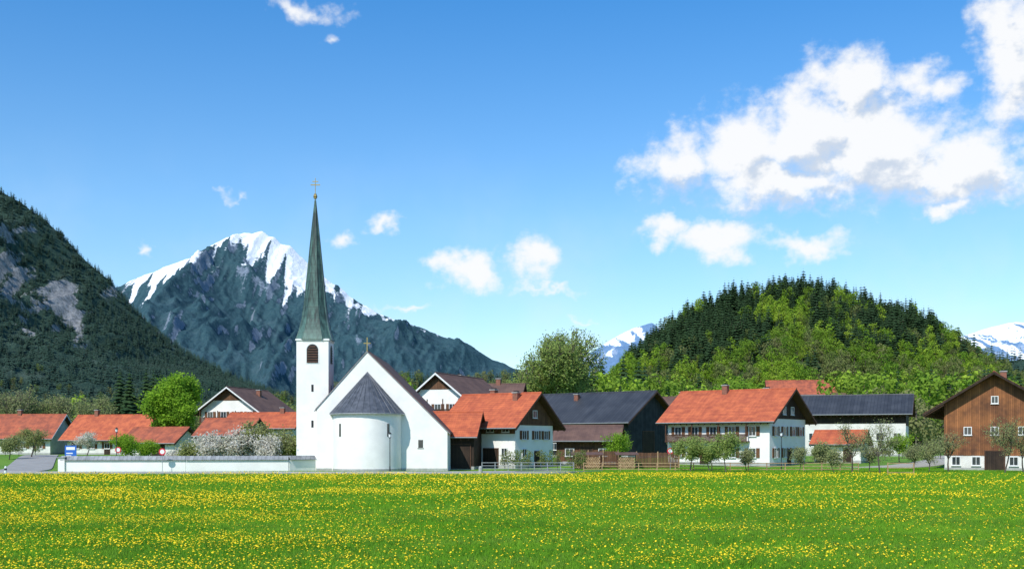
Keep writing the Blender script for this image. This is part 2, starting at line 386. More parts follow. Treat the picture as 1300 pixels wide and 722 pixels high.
house('barn_annex',bx(573,150.5),150.5,-8,l,w,4.9,7.6,red,wood_d,.6,1.0,wins=[],doors=[('F',2.0,0.05,2.6,3.2)])
D=182; l,w=22,15; x,y=corner(797,D,-38,l,w)
house('dark_roofed_barn',x,y,-38,l,w,6.7,11.2,darkr,wood_b,1.2,1.6,woodG=0.6,woodm=wood_b,woodF=3.4,
      wins=[('F',u,1.3,1.1,1.1,0) for u in (-4,0,4,8)],doors=[('F',2,.05,1.4,2.2),('R',-1,.6,3.6,3.8)],chim=[(-3,-2,1.0)])
house('timber_shed',bx(748,166),166,-12,9,6,3.9,5.6,brownr,wood_m,.7,1.0,wins=[('F',-2.5,1.2,1.2,1,0),('F',2.5,1.2,1.2,1,0)],doors=[('F',0,.05,1.8,2.3)])
D=200; l,w=21,12.5; x,y=corner(1150,D,-22,l,w)
house('long_dark_roofed_barn',x,y,-22,l,w,8.3,11.4,darkr,plaster2,1.2,1.4,woodF=6.0,woodG=5.6,woodm=wood_d,
      wins=[('F',u,3.0,1.2,1.2,0) for u in (-6,-2,2,6,9)]+[('R',u,2.5,1.1,1.2,0) for u in (-3,1,4)],doors=[('F',0,0,3,3)])
house('porch_shed',bx(1068,170),170,-30,7,5,3.2,4.8,red,plaster,.6,.8,wins=[('F',-1.5,1.1,1,1,0),('R',0,1.1,1,1,0)],doors=[('F',1.5,.05,1,2)])
# larch barn at the right, +X gable points to the front-left
l,w=20,12.0; cx,cy=gablefront(1263,140,-118,l)
house('larch_barn',cx,cy,-118,l,w,8.7,12.4,red2,plaster2,1.5,2.5,woodF=1.9,woodG=1.9,woodm=wood_o,
      wins=[('R',u,.7,.9,1.0,0) for u in (-4.6,-2.2,2.2,4.6)]+[('R',u,4.6,.8,.9,0) for u in (-3.2,0,3.2)]+[('R',0,8.6,.7,.8,0)],doors=[('R',0,.05,2.2,2.4)],chim=[(-5,0,1.0)],barge=wood_d)
# gable house behind church
l=17; cx,cy=gablefront(556,176,-112,l)
house('white_gable_house',cx,cy,-112,l,9.6,9.9,13.7,brownr,plaster,1.0,1.1,woodG=11.2,woodm=wood_m,wins=[('R',u,z,1,1.2) for u in (-2.6,0,2.6) for z in (4.2,7.6)]+[('B',u,7.4,1,1.2) for u in (-4,0,4)],balc=[('R',-4.2,4.2,7.0)],barge=trimw,chim=[(-2,-1,1.1)])
house('brown_roofed_house',bx(618,192),198,-10,12,10,9.6,12.9,brownr,plaster2,.9,1.0,woodG=9,wins=[('F',u,6.8,1,1.2) for u in (-4,0,4)],chim=[(2,0,1)])
# houses left of the church
D=232
def leftw(n,l): return [('F',-l/2+(i+.5)*l/n,1.3,1.1,1.2) for i in range(n)]
house('red_roofed_bungalow',bx(15,D),D+4,-6,19,10,4.2,8.4,red2,plaster2,1,1.2,wins=leftw(5,18),chim=[(0,0,1)],barge=trimw)
house('red_roofed_bungalow',bx(142,D-6),D,-14,19,10.5,4.0,8.2,red,plaster2,1.2,1.4,woodG=3.6,wins=leftw(5,18),doors=[('F',0,0,1.1,2.1)],chim=[(-6,0,1.1),(3,1,.9)])
house('garage_house',bx(205,205),205,-20,11,7,2.9,5.2,red2,plaster2,.8,.9,wins=[('F',-3,1,1,1,0)],doors=[('F',2,.02,2.6,2.2)])
l=16; cx,cy=gablefront(291,222,-104,l)
house('white_chalet',cx,cy,-104,l,12.5,9.2,13.6,brownr,plaster,1.2,1.5,woodG=11.0,wins=[('R',u,z,1.1,1.3) for u in (-4.2,-1.2,1.8,4.6) for z in (4.4,7.4)],balc=[('R',-6,6,6.6)],barge=trimw,chim=[(-1,2,1.2)])
house('red_roofed_house',bx(335,205),208,-8,13,9,5.6,8.0,red,plaster2,.9,1.1,wins=leftw(4,13),chim=[(3,0,1)])
house('red_roofed_house',bx(295,190),190,-16,9,7,4.2,6.6,red2,plaster,.8,.9,wins=leftw(3,8))
house('hillside_house',bx(1015,360),360,-8,20,10,16,20,red2,plaster2,1,1.2,wins=leftw(4,18),z=4)
house('hillside_house',bx(1088,330),330,-20,13,9,10.5,14.5,brownr,plaster2,1,1.2,z=4)
house('hillside_house',bx(900,300),300,-5,16,9,9,12.4,brownr,wood_m,1,1.2,z=4)
house('brown_roofed_house',bx(868,235),238,-30,14,9,9,12.3,brownr,wood_d,1,1.2,chim=[(0,0,1)])

# ------------------------------------------------------------ yard things
def woodpile(x,y,wid,rows,rot):
    R=empty('firewood_stack',(x,y,gz(y)),math.radians(rot)); b=MB()
    for r in range(rows):
        n=int(wid/.24)
        for i in range(n):
            b.tube((-wid/2+(i+.5+.5*(r%2))*.24,-.5-random.random()*.08,.14+r*.205),(-wid/2+(i+.5+.5*(r%2))*.24,.5,.14+r*.205),.12*random.uniform(.8,1),.11,6,0,True)
    b.obj('logs',logm,R); b=MB(); H=rows*.21+.15
    for u in (-wid/2-.1,wid/2+.2): b.box(u-.06,u+.06,-.1,.1,0,H+.3)
    b.ext([(-wid/2-.4,-.8,H+.1),(wid/2+.5,-.8,H+.1),(wid/2+.5,.8,H+.4),(-wid/2-.4,.8,H+.4)],(0,0,.07),1); b.obj('shelter',[trim,brownr],R)
woodpile(bx(745,147),147,3.4,8,-3); woodpile(bx(795,147),147,2.2,8,2)
def boardfence(x0,x1,y,h):
    R=empty('board_fence',(0,0,0)); b=MB(); z=gz(y); u=x0; i=0
    while u<x1:
        b.box(u,u+.17,y,y+.03,z+.05,z+h+random.uniform(-.04,.04)); u+=.2
    for zz in (.5,h-.4): b.box(x0,x1,y+.03,y+.1,z+zz,z+zz+.1)
    b.obj('boards',wood_m,R); b=MB(); n=int((x1-x0)/2)
    for i in range(n+1): 
        u=x0+i*(x1-x0)/n; b.box(u-.06,u+.06,y-.1,y-.005,z,z+h+.15)
    b.obj('posts',logm,R)
boardfence(bx(808,149),bx(862,149),149,2.2); boardfence(bx(728,149),bx(785,149),149.5,2.4)
def railing(x0,x1,y,h,mat,name,gap=2.0,rails=3):
    R=empty(name,(0,0,0)); b=MB(); n=max(1,int((x1-x0)/gap)); z=gz(y)
    for i in range(n+1): 
        u=x0+i*(x1-x0)/n; b.box(u-.05,u+.05,y-.05,y+.05,z-.1,z+h)
    for r in range(rails):
        zz=z+h*(r+1)/rails-.1; b.box(x0,x1,y-.09,y-.052,zz,zz+.07)
    b.obj('posts_and_rails',mat,R)
railing(bx(612,141),bx(728,141),140.5,1.15,metal,'metal_railing',1.6,3)
railing(bx(740,139),bx(1085,139),137.5,1.15,logm,'garden_fence',2.2,3)
railing(bx(1127,118),bx(1160,118),118,1.5,logm,'wooden_tree_guard',1.4,3)
def lamp(x,y,h=4.8):
    R=empty('street_lamp',(x,y,gz(y))); b=MB(); b.tube((0,0,0),(0,0,.8),.09,.07,8); b.tube((0,0,.8),(0,0,h-.6),.05,.045,8)
    b.tube((0,0,h-.6),(0,0,h-.5),.14,.16,8,0,True); b.obj('post',black,R)
    b=MB(); b.tube((0,0,h-.5),(0,0,h-.1),.13,.2,6,0,True); b.obj('lantern_glass',whi,R)
    b=MB(); b.tube((0,0,h-.1),(0,0,h+.12),.27,.04,6,0,True); b.obj('lantern_cap',black,R)
lamp(bx(495,133),133); lamp(bx(148,150),150,5.5); lamp(bx(992,141),141,5.0)
def roundsign(x,y,h=2.6):
    R=empty('traffic_sign',(x,y,gz(y))); b=MB(); b.tube((0,.04,0),(0,.04,h+.2),.035,.035,8,0,True); b.obj('post',metal,R)
    b=MB(); b.tube((0,-.02,h-.05),(0,0.0,h-.05),.42,.42,24,0,True); b.obj('red_ring',rdm,R)
    b=MB(); b.tube((0,-.03,h-.05),(0,-.021,h-.05),.27,.27,24,0,True); b.obj('face',whi,R)
roundsign(bx(206,133),133); roundsign(bx(851,143),143); roundsign(bx(150,150),150)
R=empty('bus_stop_sign',(bx(90,152),152,gz(152))); b=MB(); b.tube((-.7,0,0),(-.7,0,3.2),.04,.04,8,0,True); b.tube((.7,0,0),(.7,0,3.2),.04,.04,8,0,True); b.obj('posts',metal,R)
b=MB(); b.box(-.8,.8,-.1,-.045,1.3,3.1); b.obj('panel',blu,R)
b=MB(); b.box(-.6,.6,-.115,-.102,2.5,2.9); b.box(-.6,.1,-.115,-.102,1.6,1.75); b.box(-.6,.3,-.115,-.102,1.95,2.1); b.obj('lettering',whi,R)
def bollard(x,y):
    b=MB(); z=gz(y); b.tube((x,y,z-.1),(x,y,z+.95),.14,.12,10,0,True); b.tube((x,y,z+.95),(x,y,z+1.05),.12,.04,10,0,True); b.tube((x,y,z+.6),(x,y,z+.8),.15,.145,10,1,True); b.obj('bollard',[whi,black])
bollard(bx(7,122),122)
b=MB(); b.tube((bx(610,124),124,-.1),(bx(610,124),124,.9),.25,.2,8,0,True); b.tube((bx(610,124),124,.9),(bx(610,124),124,1.0),.2,.08,8,0,True); b.obj('stone_post',plinth)

# ------------------------------------------------------------ vegetation
def grow_tree(name,x,y,H,seed,wid,spread=.6,depth=4,leafs=20,lsize=.18,lmat=None,first=.22,lr=.55,kids=(3,4),z=None,thick=.018):
    rd=random.Random(seed); b=MB(); tips=[]
    def rec(p,d,L,r,dep):
        q=p; n=3
        for i in range(n):
            nd=(d+Vector((rd.gauss(0,.10),rd.gauss(0,.10),rd.gauss(0,.06)+.04))).normalized(); e=q+nd*L/n
            b.tube(q,e,r*(1-.3*i/n),r*(1-.3*(i+1)/n),7 if dep>=depth-1 else 4,0); q=e; d=nd
            if dep<=2: tips.append((q,L))
            if dep>0 and i<n-1 and dep<depth:
                a=d.orthogonal().normalized(); a.rotate(Matrix.Rotation(rd.uniform(0,6.28),3,d))
                rec(q,(d*.6+a*spread*1.2).normalized(),L*rd.uniform(.45,.65),r*.5,dep-1)
        if dep==0: return
        k=rd.randint(*kids); a0=rd.uniform(0,6.28)
        for i in range(k):
            a=d.orthogonal().normalized(); a.rotate(Matrix.Rotation(a0+i*6.283/k+rd.uniform(-.4,.4),3,d))
            rec(q,(d+a*spread*rd.uniform(.6,1.4)).normalized(),L*rd.uniform(.62,.85),r*.62,dep-1)
    rec(Vector((0,0,-.2)),Vector((0,0,1)),H*first,H*thick,depth)
    T=np.array([t[0][:] for t in tips]); zm=T[:,2].max(); s=(H-lr*.6)/zm
    cx_,cy_=T[:,0].mean(),T[:,1].mean(); rad=np.percentile(np.hypot(T[:,0]-cx_,T[:,1]-cy_),93); sx=(wid/2-lr*.7)/rad
    def tr(v):
        k=min(1,max(0,v[2]/zm*2.5)); return Vector(((v[0]-cx_*k)*sx,(v[1]-cy_*k)*sx,v[2]*s))
    b.v=[tuple(tr(v)) for v in b.v]
    for t,L in tips:
        t=tr(t)
        for i in range(leafs):
            c=t+Vector((rd.gauss(0,lr),rd.gauss(0,lr),rd.gauss(0,lr*.8)))
            if c.z<.15: continue
            u=Vector((rd.gauss(0,1),rd.gauss(0,1),rd.gauss(0,1))).normalized(); v=u.orthogonal().normalized(); sz=lsize*rd.uniform(.6,1.2)
            b.poly([c-u*sz,c-v*sz*.6,c+u*sz,c+v*sz*.6],1)
    return b.obj(name,[bark,lmat],None,(x,y,(gz(y) if z is None else z)),0,fix=False)
L_big=leafmat('spring_leaves',(.27,.35,.09),(.36,.45,.13),(.28,.36,.10),.25,.45)
L_bright=leafmat('bright_spring_leaves',(.28,.46,.04),(.19,.35,.04),(.25,.4,.04),.4,.45)
L_olive=leafmat('olive_leaves',(.26,.30,.09),(.36,.37,.16),(.27,.30,.12),.6,.4)
L_pale=leafmat('pale_blossom',(.78,.74,.68),(.55,.53,.40),(.64,.60,.50),.8,.4)
L_bud=leafmat('sparse_buds',(.34,.36,.16),(.24,.30,.10),(.28,.30,.14),.6,.4)
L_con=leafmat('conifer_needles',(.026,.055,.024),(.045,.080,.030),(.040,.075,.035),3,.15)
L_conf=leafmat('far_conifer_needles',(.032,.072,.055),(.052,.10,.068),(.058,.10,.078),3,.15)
L_dec=leafmat('deciduous_clumps',(.22,.37,.03),(.14,.27,.028),(.36,.48,.06),3,.35)
L_dec3=leafmat('mid_deciduous_clumps',(.12,.24,.028),(.17,.30,.035),(.20,.30,.04),3,.35)
L_dec2=leafmat('darker_deciduous_clumps',(.13,.20,.04),(.18,.24,.06),(.26,.26,.11),3,.35)
grow_tree('large_deciduous_tree',bx(708,232),232,27.0,12,19,.62,5,4,.26,L_big,lr=.6,first=.13,kids=(3,4),thick=.013)
grow_tree('green_tree',bx(224,212),212,15.5,5,8.4,.5,4,24,.26,L_bright,lr=.6,first=.2)
for px,D_,H,wd,sd,mt in ((270,143,4.9,3.8,1,L_pale),(304,142.5,5.6,4.6,2,L_pale),(327,144,6.4,4.4,3,L_olive),(356,142.5,5.6,4.2,4,L_olive),(243,146,3.8,3.2,6,L_olive),(287,147,4.2,3.4,8,L_olive),(374,144,4.4,3,9,L_bright),(256,152,4.6,3.6,10,L_pale),(225,150,2.8,3.2,12,L_pale),(341,140.5,4.6,3.4,14,L_pale)):
    grow_tree('shrub',bx(px,D_),D_,H,sd,wd,.75,3,12,.14,mt,lr=.38,first=.12,kids=(3,4))
for px,D_,H,wd,sd,mt in ((785,151,4.8,4,21,L_bright),(876,136,4.5,4,22,L_big),(921,132,4.9,3.6,23,L_big),(902,135,3.6,2.6,24,L_big),(1044,140,3.8,3,25,L_bud),(160,160,4.6,3.6,26,L_bright),(40,190,5,5,27,L_olive),(185,165,3.5,3.5,28,L_bright),(110,200,4.5,4,29,L_pale),(12,180,4,4,30,L_olive),(1142,165,4.4,4,50,L_bright)):
    grow_tree('garden_tree',bx(px,D_),D_,H,sd,wd,.6,3,13,.11,mt,lr=.30,first=.24,kids=(3,4),thick=.013)
for px,D_,H,wd,sd in ((1082,128,6.2,4,31),(1118,126,6.4,4.2,32),(1180,132,4.0,3.2,33),(1204,134,5.0,3.5,34),(1275,128,6.6,4.4,35),(1300,130,6.0,4,36),(1160,140,3.6,2.6,37),(948,135,3.0,2.2,39),(1105,132,3.6,2.8,40),(1015,131,3.2,2.4,48),(1060,127,3.0,2.2,49)):
    grow_tree('fruit_tree',bx(px,D_),D_,H,sd,wd,.6,3,6,.085,L_bud,lr=.26,first=.2,kids=(3,4),thick=.009)
for px,D_,H,wd,sd in ((20,250,15,10,41),(45,255,16,9,42),(75,260,14,9,43),(110,250,13,9,45),(345,235,11,8,46),(130,262,14,8,47)):
    grow_tree('bare_tree',bx(px,D_),D_,H,sd,wd,.55,4,2,.2,L_bud,lr=.5,first=.2,kids=(3,4),thick=.010)

def conifer_mesh(name,layers,nb,mat,seed=0,rad=.17,p=.8):
    rd=random.Random(seed); b=MB(); b.tube((0,0,-.05),(0,0,.9),.014,.004,5,0)
    for i in range(layers):
        t=i/(layers-1); z=.10+.87*t; r=rad*(1-t)**p+.008; 
        for k in range(nb):
            a=6.283*(k+rd.random()*.8)/nb+i*1.3; rr=r*rd.uniform(.65,1.2); c,s=math.cos(a),math.sin(a); wd=.30*rr+.006; dz=rr*.35
            p0=(0,0,z+.02); p1=(c*rr*.6-s*wd,s*rr*.6+c*wd,z-dz*.7); p2=(c*rr,s*rr,z-dz); p3=(c*rr*.6+s*wd,s*rr*.6-c*wd,z-dz*.7); pm=(c*rr*.55,s*rr*.55,z-dz*.2)
            b.poly([p0,p1,pm],1); b.poly([p1,p2,pm],1); b.poly([p2,p3,pm],1); b.poly([p3,p0,pm],1)
    o=b.obj(name,[bark,mat],fix=False); me=o.data; bpy.data.objects.remove(o); return me
def decid_mesh(name,lumps,per,mat,seed,rx=.27):
    rd=random.Random(seed); b=MB(); b.tube((0,0,-.05),(0,0,.6),.018,.008,5,0)
    for i in range(lumps):
        a=rd.uniform(0,6.28); rr=rx*math.sqrt(rd.random())*.8; zc=.22+.62*rd.random(); rr*=1-abs(zc-.5)*.9; c=Vector((rr*math.cos(a),rr*math.sin(a),zc)); R_=rd.uniform(.09,.15)
        b.tube((0,0,.3),tuple(c),.007,.003,3,0)
        for k in range(per):
            n=Vector((rd.gauss(0,1),rd.gauss(0,1),rd.gauss(0,1)+.2)).normalized(); p=c+n*R_*rd.uniform(.7,1.1)
            m=(n+Vector((rd.gauss(0,.4),rd.gauss(0,.4),rd.gauss(0,.4)))).normalized(); u=m.orthogonal().normalized(); v=m.cross(u); s=rd.uniform(.013,.03)
            b.poly([p-u*s,p-v*s,p+u*s,p+v*s],1)
    o=b.obj(name,[bark,mat],fix=False); me=o.data; bpy.data.objects.remove(o); return me
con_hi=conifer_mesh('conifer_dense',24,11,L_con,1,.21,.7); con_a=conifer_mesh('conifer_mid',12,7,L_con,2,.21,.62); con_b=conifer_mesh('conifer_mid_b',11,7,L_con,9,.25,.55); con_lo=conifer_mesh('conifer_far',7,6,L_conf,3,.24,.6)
dec_a=decid_mesh('deciduous_a',15,44,L_dec,4,.3); dec_b=decid_mesh('deciduous_b',13,44,L_dec3,5,.34); dec_c=decid_mesh('deciduous_c',14,42,L_dec2,6,.3)
def plant(name,childname,me,pts):
    """instances one mesh on horizontal quads; pts = (x,y,z,size)"""
    P=np.array(pts); n=len(P)
    if n==0: return
    a=rng.uniform(0,6.283,n); h=P[:,3]/2; V=np.zeros((n,4,3))
    for k in range(4):
        t=a+k*math.pi/2+math.pi/4; V[:,k,0]=P[:,0]+h*1.41421*np.cos(t); V[:,k,1]=P[:,1]+h*1.41421*np.sin(t); V[:,k,2]=P[:,2]
    m=bpy.data.meshes.new(name); m.from_pydata(V.reshape(-1,3).tolist(),[],np.arange(n*4).reshape(n,4).tolist()); 
    o=bpy.data.objects.new(name,m); scene.collection.objects.link(o)
    o.instance_type='FACES'; o.use_instance_faces_scale=True; o.instance_faces_scale=1.0; o.show_instancer_for_render=False; o.show_instancer_for_viewport=False
    c=bpy.data.objects.new(childname,me); scene.collection.objects.link(c); c.parent=o
    print(name,childname,n)
    return o
# ------------------------------------------------------------ terrain noise
def _h(ix,iy,s):
    n=(ix*374761393+iy*668265263+s*1442695041)&0xffffffff
    n=((n^(n>>13))*1274126177)&0xffffffff
    return ((n^(n>>16))&0xffff)/65535.0
def vn(x,y,s):
    ix=np.floor(x).astype(np.int64); iy=np.floor(y).astype(np.int64); fx=x-ix; fy=y-iy
    fx=fx*fx*fx*(fx*(fx*6-15)+10); fy=fy*fy*fy*(fy*(fy*6-15)+10)
    a=_h(ix,iy,s);b_=_h(ix+1,iy,s);c=_h(ix,iy+1,s);d=_h(ix+1,iy+1,s)
    return (a*(1-fx)+b_*fx)*(1-fy)+(c*(1-fx)+d*fx)*fy
def fbm(x,y,o=5,s=1,g=.5):
    t=0;a=1;w=0
    for i in range(o):
        t=t+a*vn(x*2**i+i*17.3,y*2**i+i*9.1,s+i); w+=a; a*=g
    return t/w
def rid(x,y,o=5,s=1,g=.5):
    t=0;a=1;w=0
    for i in range(o):
        t=t+a*(1-np.abs(2*vn(x*2**i+i*17.3,y*2**i+i*9.1,s+i)-1))**1.5; w+=a; a*=g
    return t/w
def mountain(name,sil,D,W,Wb,nx,ny,amp,fx,fy,mat,seed,snow=None,ridgeamp=0,pexp=1.2,rockth=None,pad=0,extra=None,fine=1.0,envmin=.03,rb=0):
    sil=np.array(sil,float); sx=bx(sil[:,0],D); sh=(562-sil[:,1])/F*D+EYE
    xs=np.linspace(sx[0]-pad,sx[-1]+pad,nx); ys=np.linspace(D-W,D+Wb,ny); X,Y=np.meshgrid(xs,ys)
    wx=X+(fbm(X/(fx*2),Y/(fx*2),3,seed+50)-.5)*fx*.7*np.clip(np.abs(Y-D)/W*3,0,1)
    Hh=np.interp(wx,sx,sh,left=sh[0],right=sh[-1])
    yr=D+(fbm(X/(fx*3),X*0+3.3,3,seed+9)-.5)*ridgeamp
    t=np.clip((yr-Y)/W,0,1); tb=np.clip((Y-yr)/Wb,0,1); p=np.where(Y<yr,(1-t)**pexp,(1-tb)**1.1)*1.0
    env=np.clip(np.where(Y<yr,t,tb)*5,envmin,1)*np.clip(p*4,0,1)*np.clip(Hh/ (sh.max()*.5),.1,1)
    r=rid(wx/fx,Y/fy,6,seed,.5)
    Z=Hh*p*(yr/D)+amp*(r-.55)*env+amp*.12*fine*(rid(X/(fx*.16),Y/(fy*.16),4,seed+3)-.5)*np.clip(env+.25,0,1)
    Z=Z-6*(1-np.clip(p*6,0,1))
    me=bpy.data.meshes.new(name); V=np.stack([X,Y,Z],-1).reshape(-1,3)
    idx=np.arange(nx*ny).reshape(ny,nx); Q=np.stack([idx[:-1,:-1],idx[:-1,1:],idx[1:,1:],idx[1:,:-1]],-1).reshape(-1,4)
    me.from_pydata(V.tolist(),[],Q.tolist()); me.polygons.foreach_set('use_smooth',[True]*len(Q))
    gy_,gx_=np.gradient(Z,ys,xs); slope=np.sqrt(gx_**2+gy_**2)
    sn=np.zeros_like(Z)-3 
    nz=fbm(X/(fx*.35),Y/(fy*.5),5,seed+20); gul=fbm((X+Y*.12)/(fx*.055),Y/(fy*.4),3,seed+33)
    if snow: sn=(Z-snow[0])/snow[1]+(nz-.5)*3.4+(gul-.5)*6.5-(slope-.7)*.5+np.exp(-t*8)*snow[2]
    rk=(slope-(rockth or 9))*1.3+(nz-.5)*3.2+(gul-.5)*2.6+(rb*(Z/max(1,Z.max())-.5))
    if extra is not None: rk=rk+extra(X,Y,Z,nz)
    for nm,A in (('snow',sn),('rock',rk)):
        at=me.attributes.new(nm,'FLOAT','POINT'); at.data.foreach_set('value',np.clip(A,-3,3).astype(np.float32).ravel())
    me.materials.append(mat); o=bpy.data.objects.new(name,me); scene.collection.objects.link(o)
    return xs,ys,Z,rk
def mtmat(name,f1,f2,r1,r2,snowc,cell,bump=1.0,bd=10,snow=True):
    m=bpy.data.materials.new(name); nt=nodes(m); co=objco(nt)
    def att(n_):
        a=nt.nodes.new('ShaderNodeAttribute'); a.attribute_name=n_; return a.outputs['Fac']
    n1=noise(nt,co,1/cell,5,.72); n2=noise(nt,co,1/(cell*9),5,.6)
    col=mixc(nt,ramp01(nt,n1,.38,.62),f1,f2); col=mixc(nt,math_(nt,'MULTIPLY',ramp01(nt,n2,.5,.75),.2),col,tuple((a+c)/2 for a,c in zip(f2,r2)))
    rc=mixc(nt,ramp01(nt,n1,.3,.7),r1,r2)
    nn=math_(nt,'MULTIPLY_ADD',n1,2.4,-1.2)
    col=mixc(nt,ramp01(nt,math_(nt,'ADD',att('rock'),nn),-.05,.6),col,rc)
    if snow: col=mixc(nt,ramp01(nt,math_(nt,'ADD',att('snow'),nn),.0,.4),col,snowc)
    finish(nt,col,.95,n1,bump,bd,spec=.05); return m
m_mid=mtmat('haze_tinted_forest_rock_snow',(.032,.078,.098),(.050,.105,.122),(.14,.185,.24),(.24,.29,.36),(.88,.91,.95),16,1,10)  # forest and rock colours blued to paint in the aerial haze
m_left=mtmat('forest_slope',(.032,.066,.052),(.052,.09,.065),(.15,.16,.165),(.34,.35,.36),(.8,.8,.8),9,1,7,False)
m_far=mtmat('haze_tinted_distant_alps',(.12,.22,.36),(.15,.25,.40),(.24,.33,.45),(.30,.38,.50),(.85,.9,.95),30,.6,10)  # distance haze painted as strong blue in the base colours
m_hill=mtmat('wooded_hill_floor',(.03,.05,.02),(.05,.08,.025),(.1,.1,.08),(.12,.12,.1),(.8,.8,.8),3,.5,1,False)
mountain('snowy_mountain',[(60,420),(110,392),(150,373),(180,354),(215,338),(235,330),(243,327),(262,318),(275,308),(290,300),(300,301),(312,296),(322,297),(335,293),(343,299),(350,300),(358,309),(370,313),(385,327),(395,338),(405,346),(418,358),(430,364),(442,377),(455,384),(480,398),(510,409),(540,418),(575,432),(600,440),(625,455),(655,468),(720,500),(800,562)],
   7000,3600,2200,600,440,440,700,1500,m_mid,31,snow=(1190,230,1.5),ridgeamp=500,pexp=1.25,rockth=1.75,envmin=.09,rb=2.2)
def scree(X,Y,Z,nz):
    br=fbm(X/60,Z/38,4,91)
    c1=np.exp(-((Z-(400+(X+1120)*-.6))/50)**2)*np.clip(1-np.abs(X+1140)/200,0,1)*2.6+(br-.5)*3.5*np.clip((Z-240)/80,0,1)
    c2=np.exp(-(((X+925)+(Z-290)*.9)/17)**2)*np.clip((Z-170)/30,0,1)*np.clip((370-Z)/40,0,1)*3.4
    return c1+c2-.75
LM=mountain('forested_mountain',[(-420,40),(-250,110),(-100,190),(0,246),(20,258),(45,277),(75,307),(105,337),(130,358),(160,394),(185,420),(230,452),(280,474),(340,498),(420,526),(500,562)],
   2500,1700,900,420,420,170,240,600,m_left,77,ridgeamp=200,pexp=1.15,rockth=1.5,extra=scree)
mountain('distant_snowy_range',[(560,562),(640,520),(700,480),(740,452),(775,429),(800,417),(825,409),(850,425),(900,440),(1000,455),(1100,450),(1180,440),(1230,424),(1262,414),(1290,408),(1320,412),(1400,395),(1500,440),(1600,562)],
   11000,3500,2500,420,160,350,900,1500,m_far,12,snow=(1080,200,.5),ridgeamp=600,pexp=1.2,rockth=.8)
HL=mountain('wooded_hill',[(735,562),(765,507),(790,474),(815,450),(840,430),(870,410),(910,390),(950,379),(1000,373),(1040,377),(1080,389),(1120,400),(1160,409),(1190,425),(1215,452),(1235,487),(1260,525),(1285,562)],
   900,260,250,120,120,16,60,90,m_hill,5,ridgeamp=40,pexp=1.0)
RL=mountain('forest_ridge',[(1090,562),(1150,500),(1200,470),(1240,462),(1280,458),(1320,452),(1400,440),(1500,450),(1600,562)],1500,500,400,120,80,30,120,200,m_left,8,ridgeamp=80,pexp=1.1)
BL=mountain('forest_foothill',[(250,562),(330,520),(400,508),(470,492),(520,486),(580,492),(640,486),(700,482),(760,484),(830,500),(900,562)],1300,400,400,140,80,20,120,200,m_left,18,ridgeamp=80,pexp=1.1)
def sample(G,n,ok,hr,jit=.5):
    xs,ys,Z,rk=G
    X=rng.uniform(xs[0],xs[-1],n); Y=rng.uniform(ys[0],ys[-1],n)
    ii=np.clip((X-xs[0])/(xs[1]-xs[0]),0,len(xs)-1.001); jj=np.clip((Y-ys[0])/(ys[1]-ys[0]),0,len(ys)-1.001)
    i=ii.astype(int); j=jj.astype(int); fi=ii-i; fj=jj-j
    z=(Z[j,i]*(1-fi)+Z[j,i+1]*fi)*(1-fj)+(Z[j+1,i]*(1-fi)+Z[j+1,i+1]*fi)*fj; r=rk[j,i]
    m=ok(X,Y,z,r)&(z>1.0); h=rng.uniform(*hr,n)
    return np.stack([X,Y,z,h],1)[m]
vis=lambda X,Y: (np.abs(X)<.56*Y)
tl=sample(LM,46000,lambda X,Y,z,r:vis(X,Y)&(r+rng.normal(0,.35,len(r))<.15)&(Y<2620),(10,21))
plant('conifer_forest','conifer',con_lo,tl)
tl=sample(LM,3000,lambda X,Y,z,r:vis(X,Y)&(r<.2)&(Y<1700)&(z<160),(12,18)); plant('deciduous_forest','deciduous_tree',dec_c,tl)
def decz(X,Y,z):  # where broadleaf trees grow on the hill
    return fbm(X/34,z/20+Y/160,3,4)*1.35-.17-(z-80)/105+np.clip(1-np.abs(X-215)/120,-1,1)*.13
a=sample(HL,9000,lambda X,Y,z,r:Y<960,(11,23)); dz=decz(a[:,0],a[:,1],a[:,2])+rng.normal(0,.14,len(a)); 
co_=a[dz<.5].copy(); plant('conifer_forest','conifer',con_a,co_[::2]); plant('conifer_forest','conifer',con_b,co_[1::2])
de=a[dz>=.5].copy(); de[:,3]*=.85; sp_=fbm(de[:,0]/25,de[:,2]/14,2,44)+rng.normal(0,.10,len(de)); de=de[::2]; sp_=sp_[::2]
plant('deciduous_forest','deciduous_tree',dec_a,de[sp_>.52]); plant('deciduous_forest','deciduous_tree',dec_b,de[(sp_<=.52)&(sp_>.38)]); plant('deciduous_forest','deciduous_tree',dec_c,de[sp_<=.38])
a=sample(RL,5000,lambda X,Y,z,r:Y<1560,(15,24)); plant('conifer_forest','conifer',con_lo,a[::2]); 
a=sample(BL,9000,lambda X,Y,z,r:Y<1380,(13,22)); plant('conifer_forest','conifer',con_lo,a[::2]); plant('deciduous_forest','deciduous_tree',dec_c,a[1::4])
def belt(px0,px1,d0,d1,top0,top1,n):
    out=[]
    for i in range(n):
        D_=random.uniform(d0,d1); px=random.uniform(px0,px1); z=gz(D_)
        out.append((bx(px,D_),D_,z,max(3,hz(random.uniform(top0,top1),D_)-z)))
    return out
plant('tree_belt','conifer',con_hi,belt(150,205,255,290,466,486,9)+belt(735,850,300,420,450,492,22)+belt(-60,140,330,520,492,515,40)+belt(480,520,300,350,480,500,3)+belt(1110,1230,330,520,462,490,12)+belt(1225,1400,420,600,462,488,40))
plant('tree_belt','deciduous_tree',dec_a,belt(745,860,300,400,462,498,14)+belt(1060,1240,280,460,462,498,20)+belt(880,1060,420,520,470,492,12)+belt(1240,1380,300,460,470,500,10)+belt(483,520,260,320,468,500,4)+belt(-60,240,300,420,495,520,12))
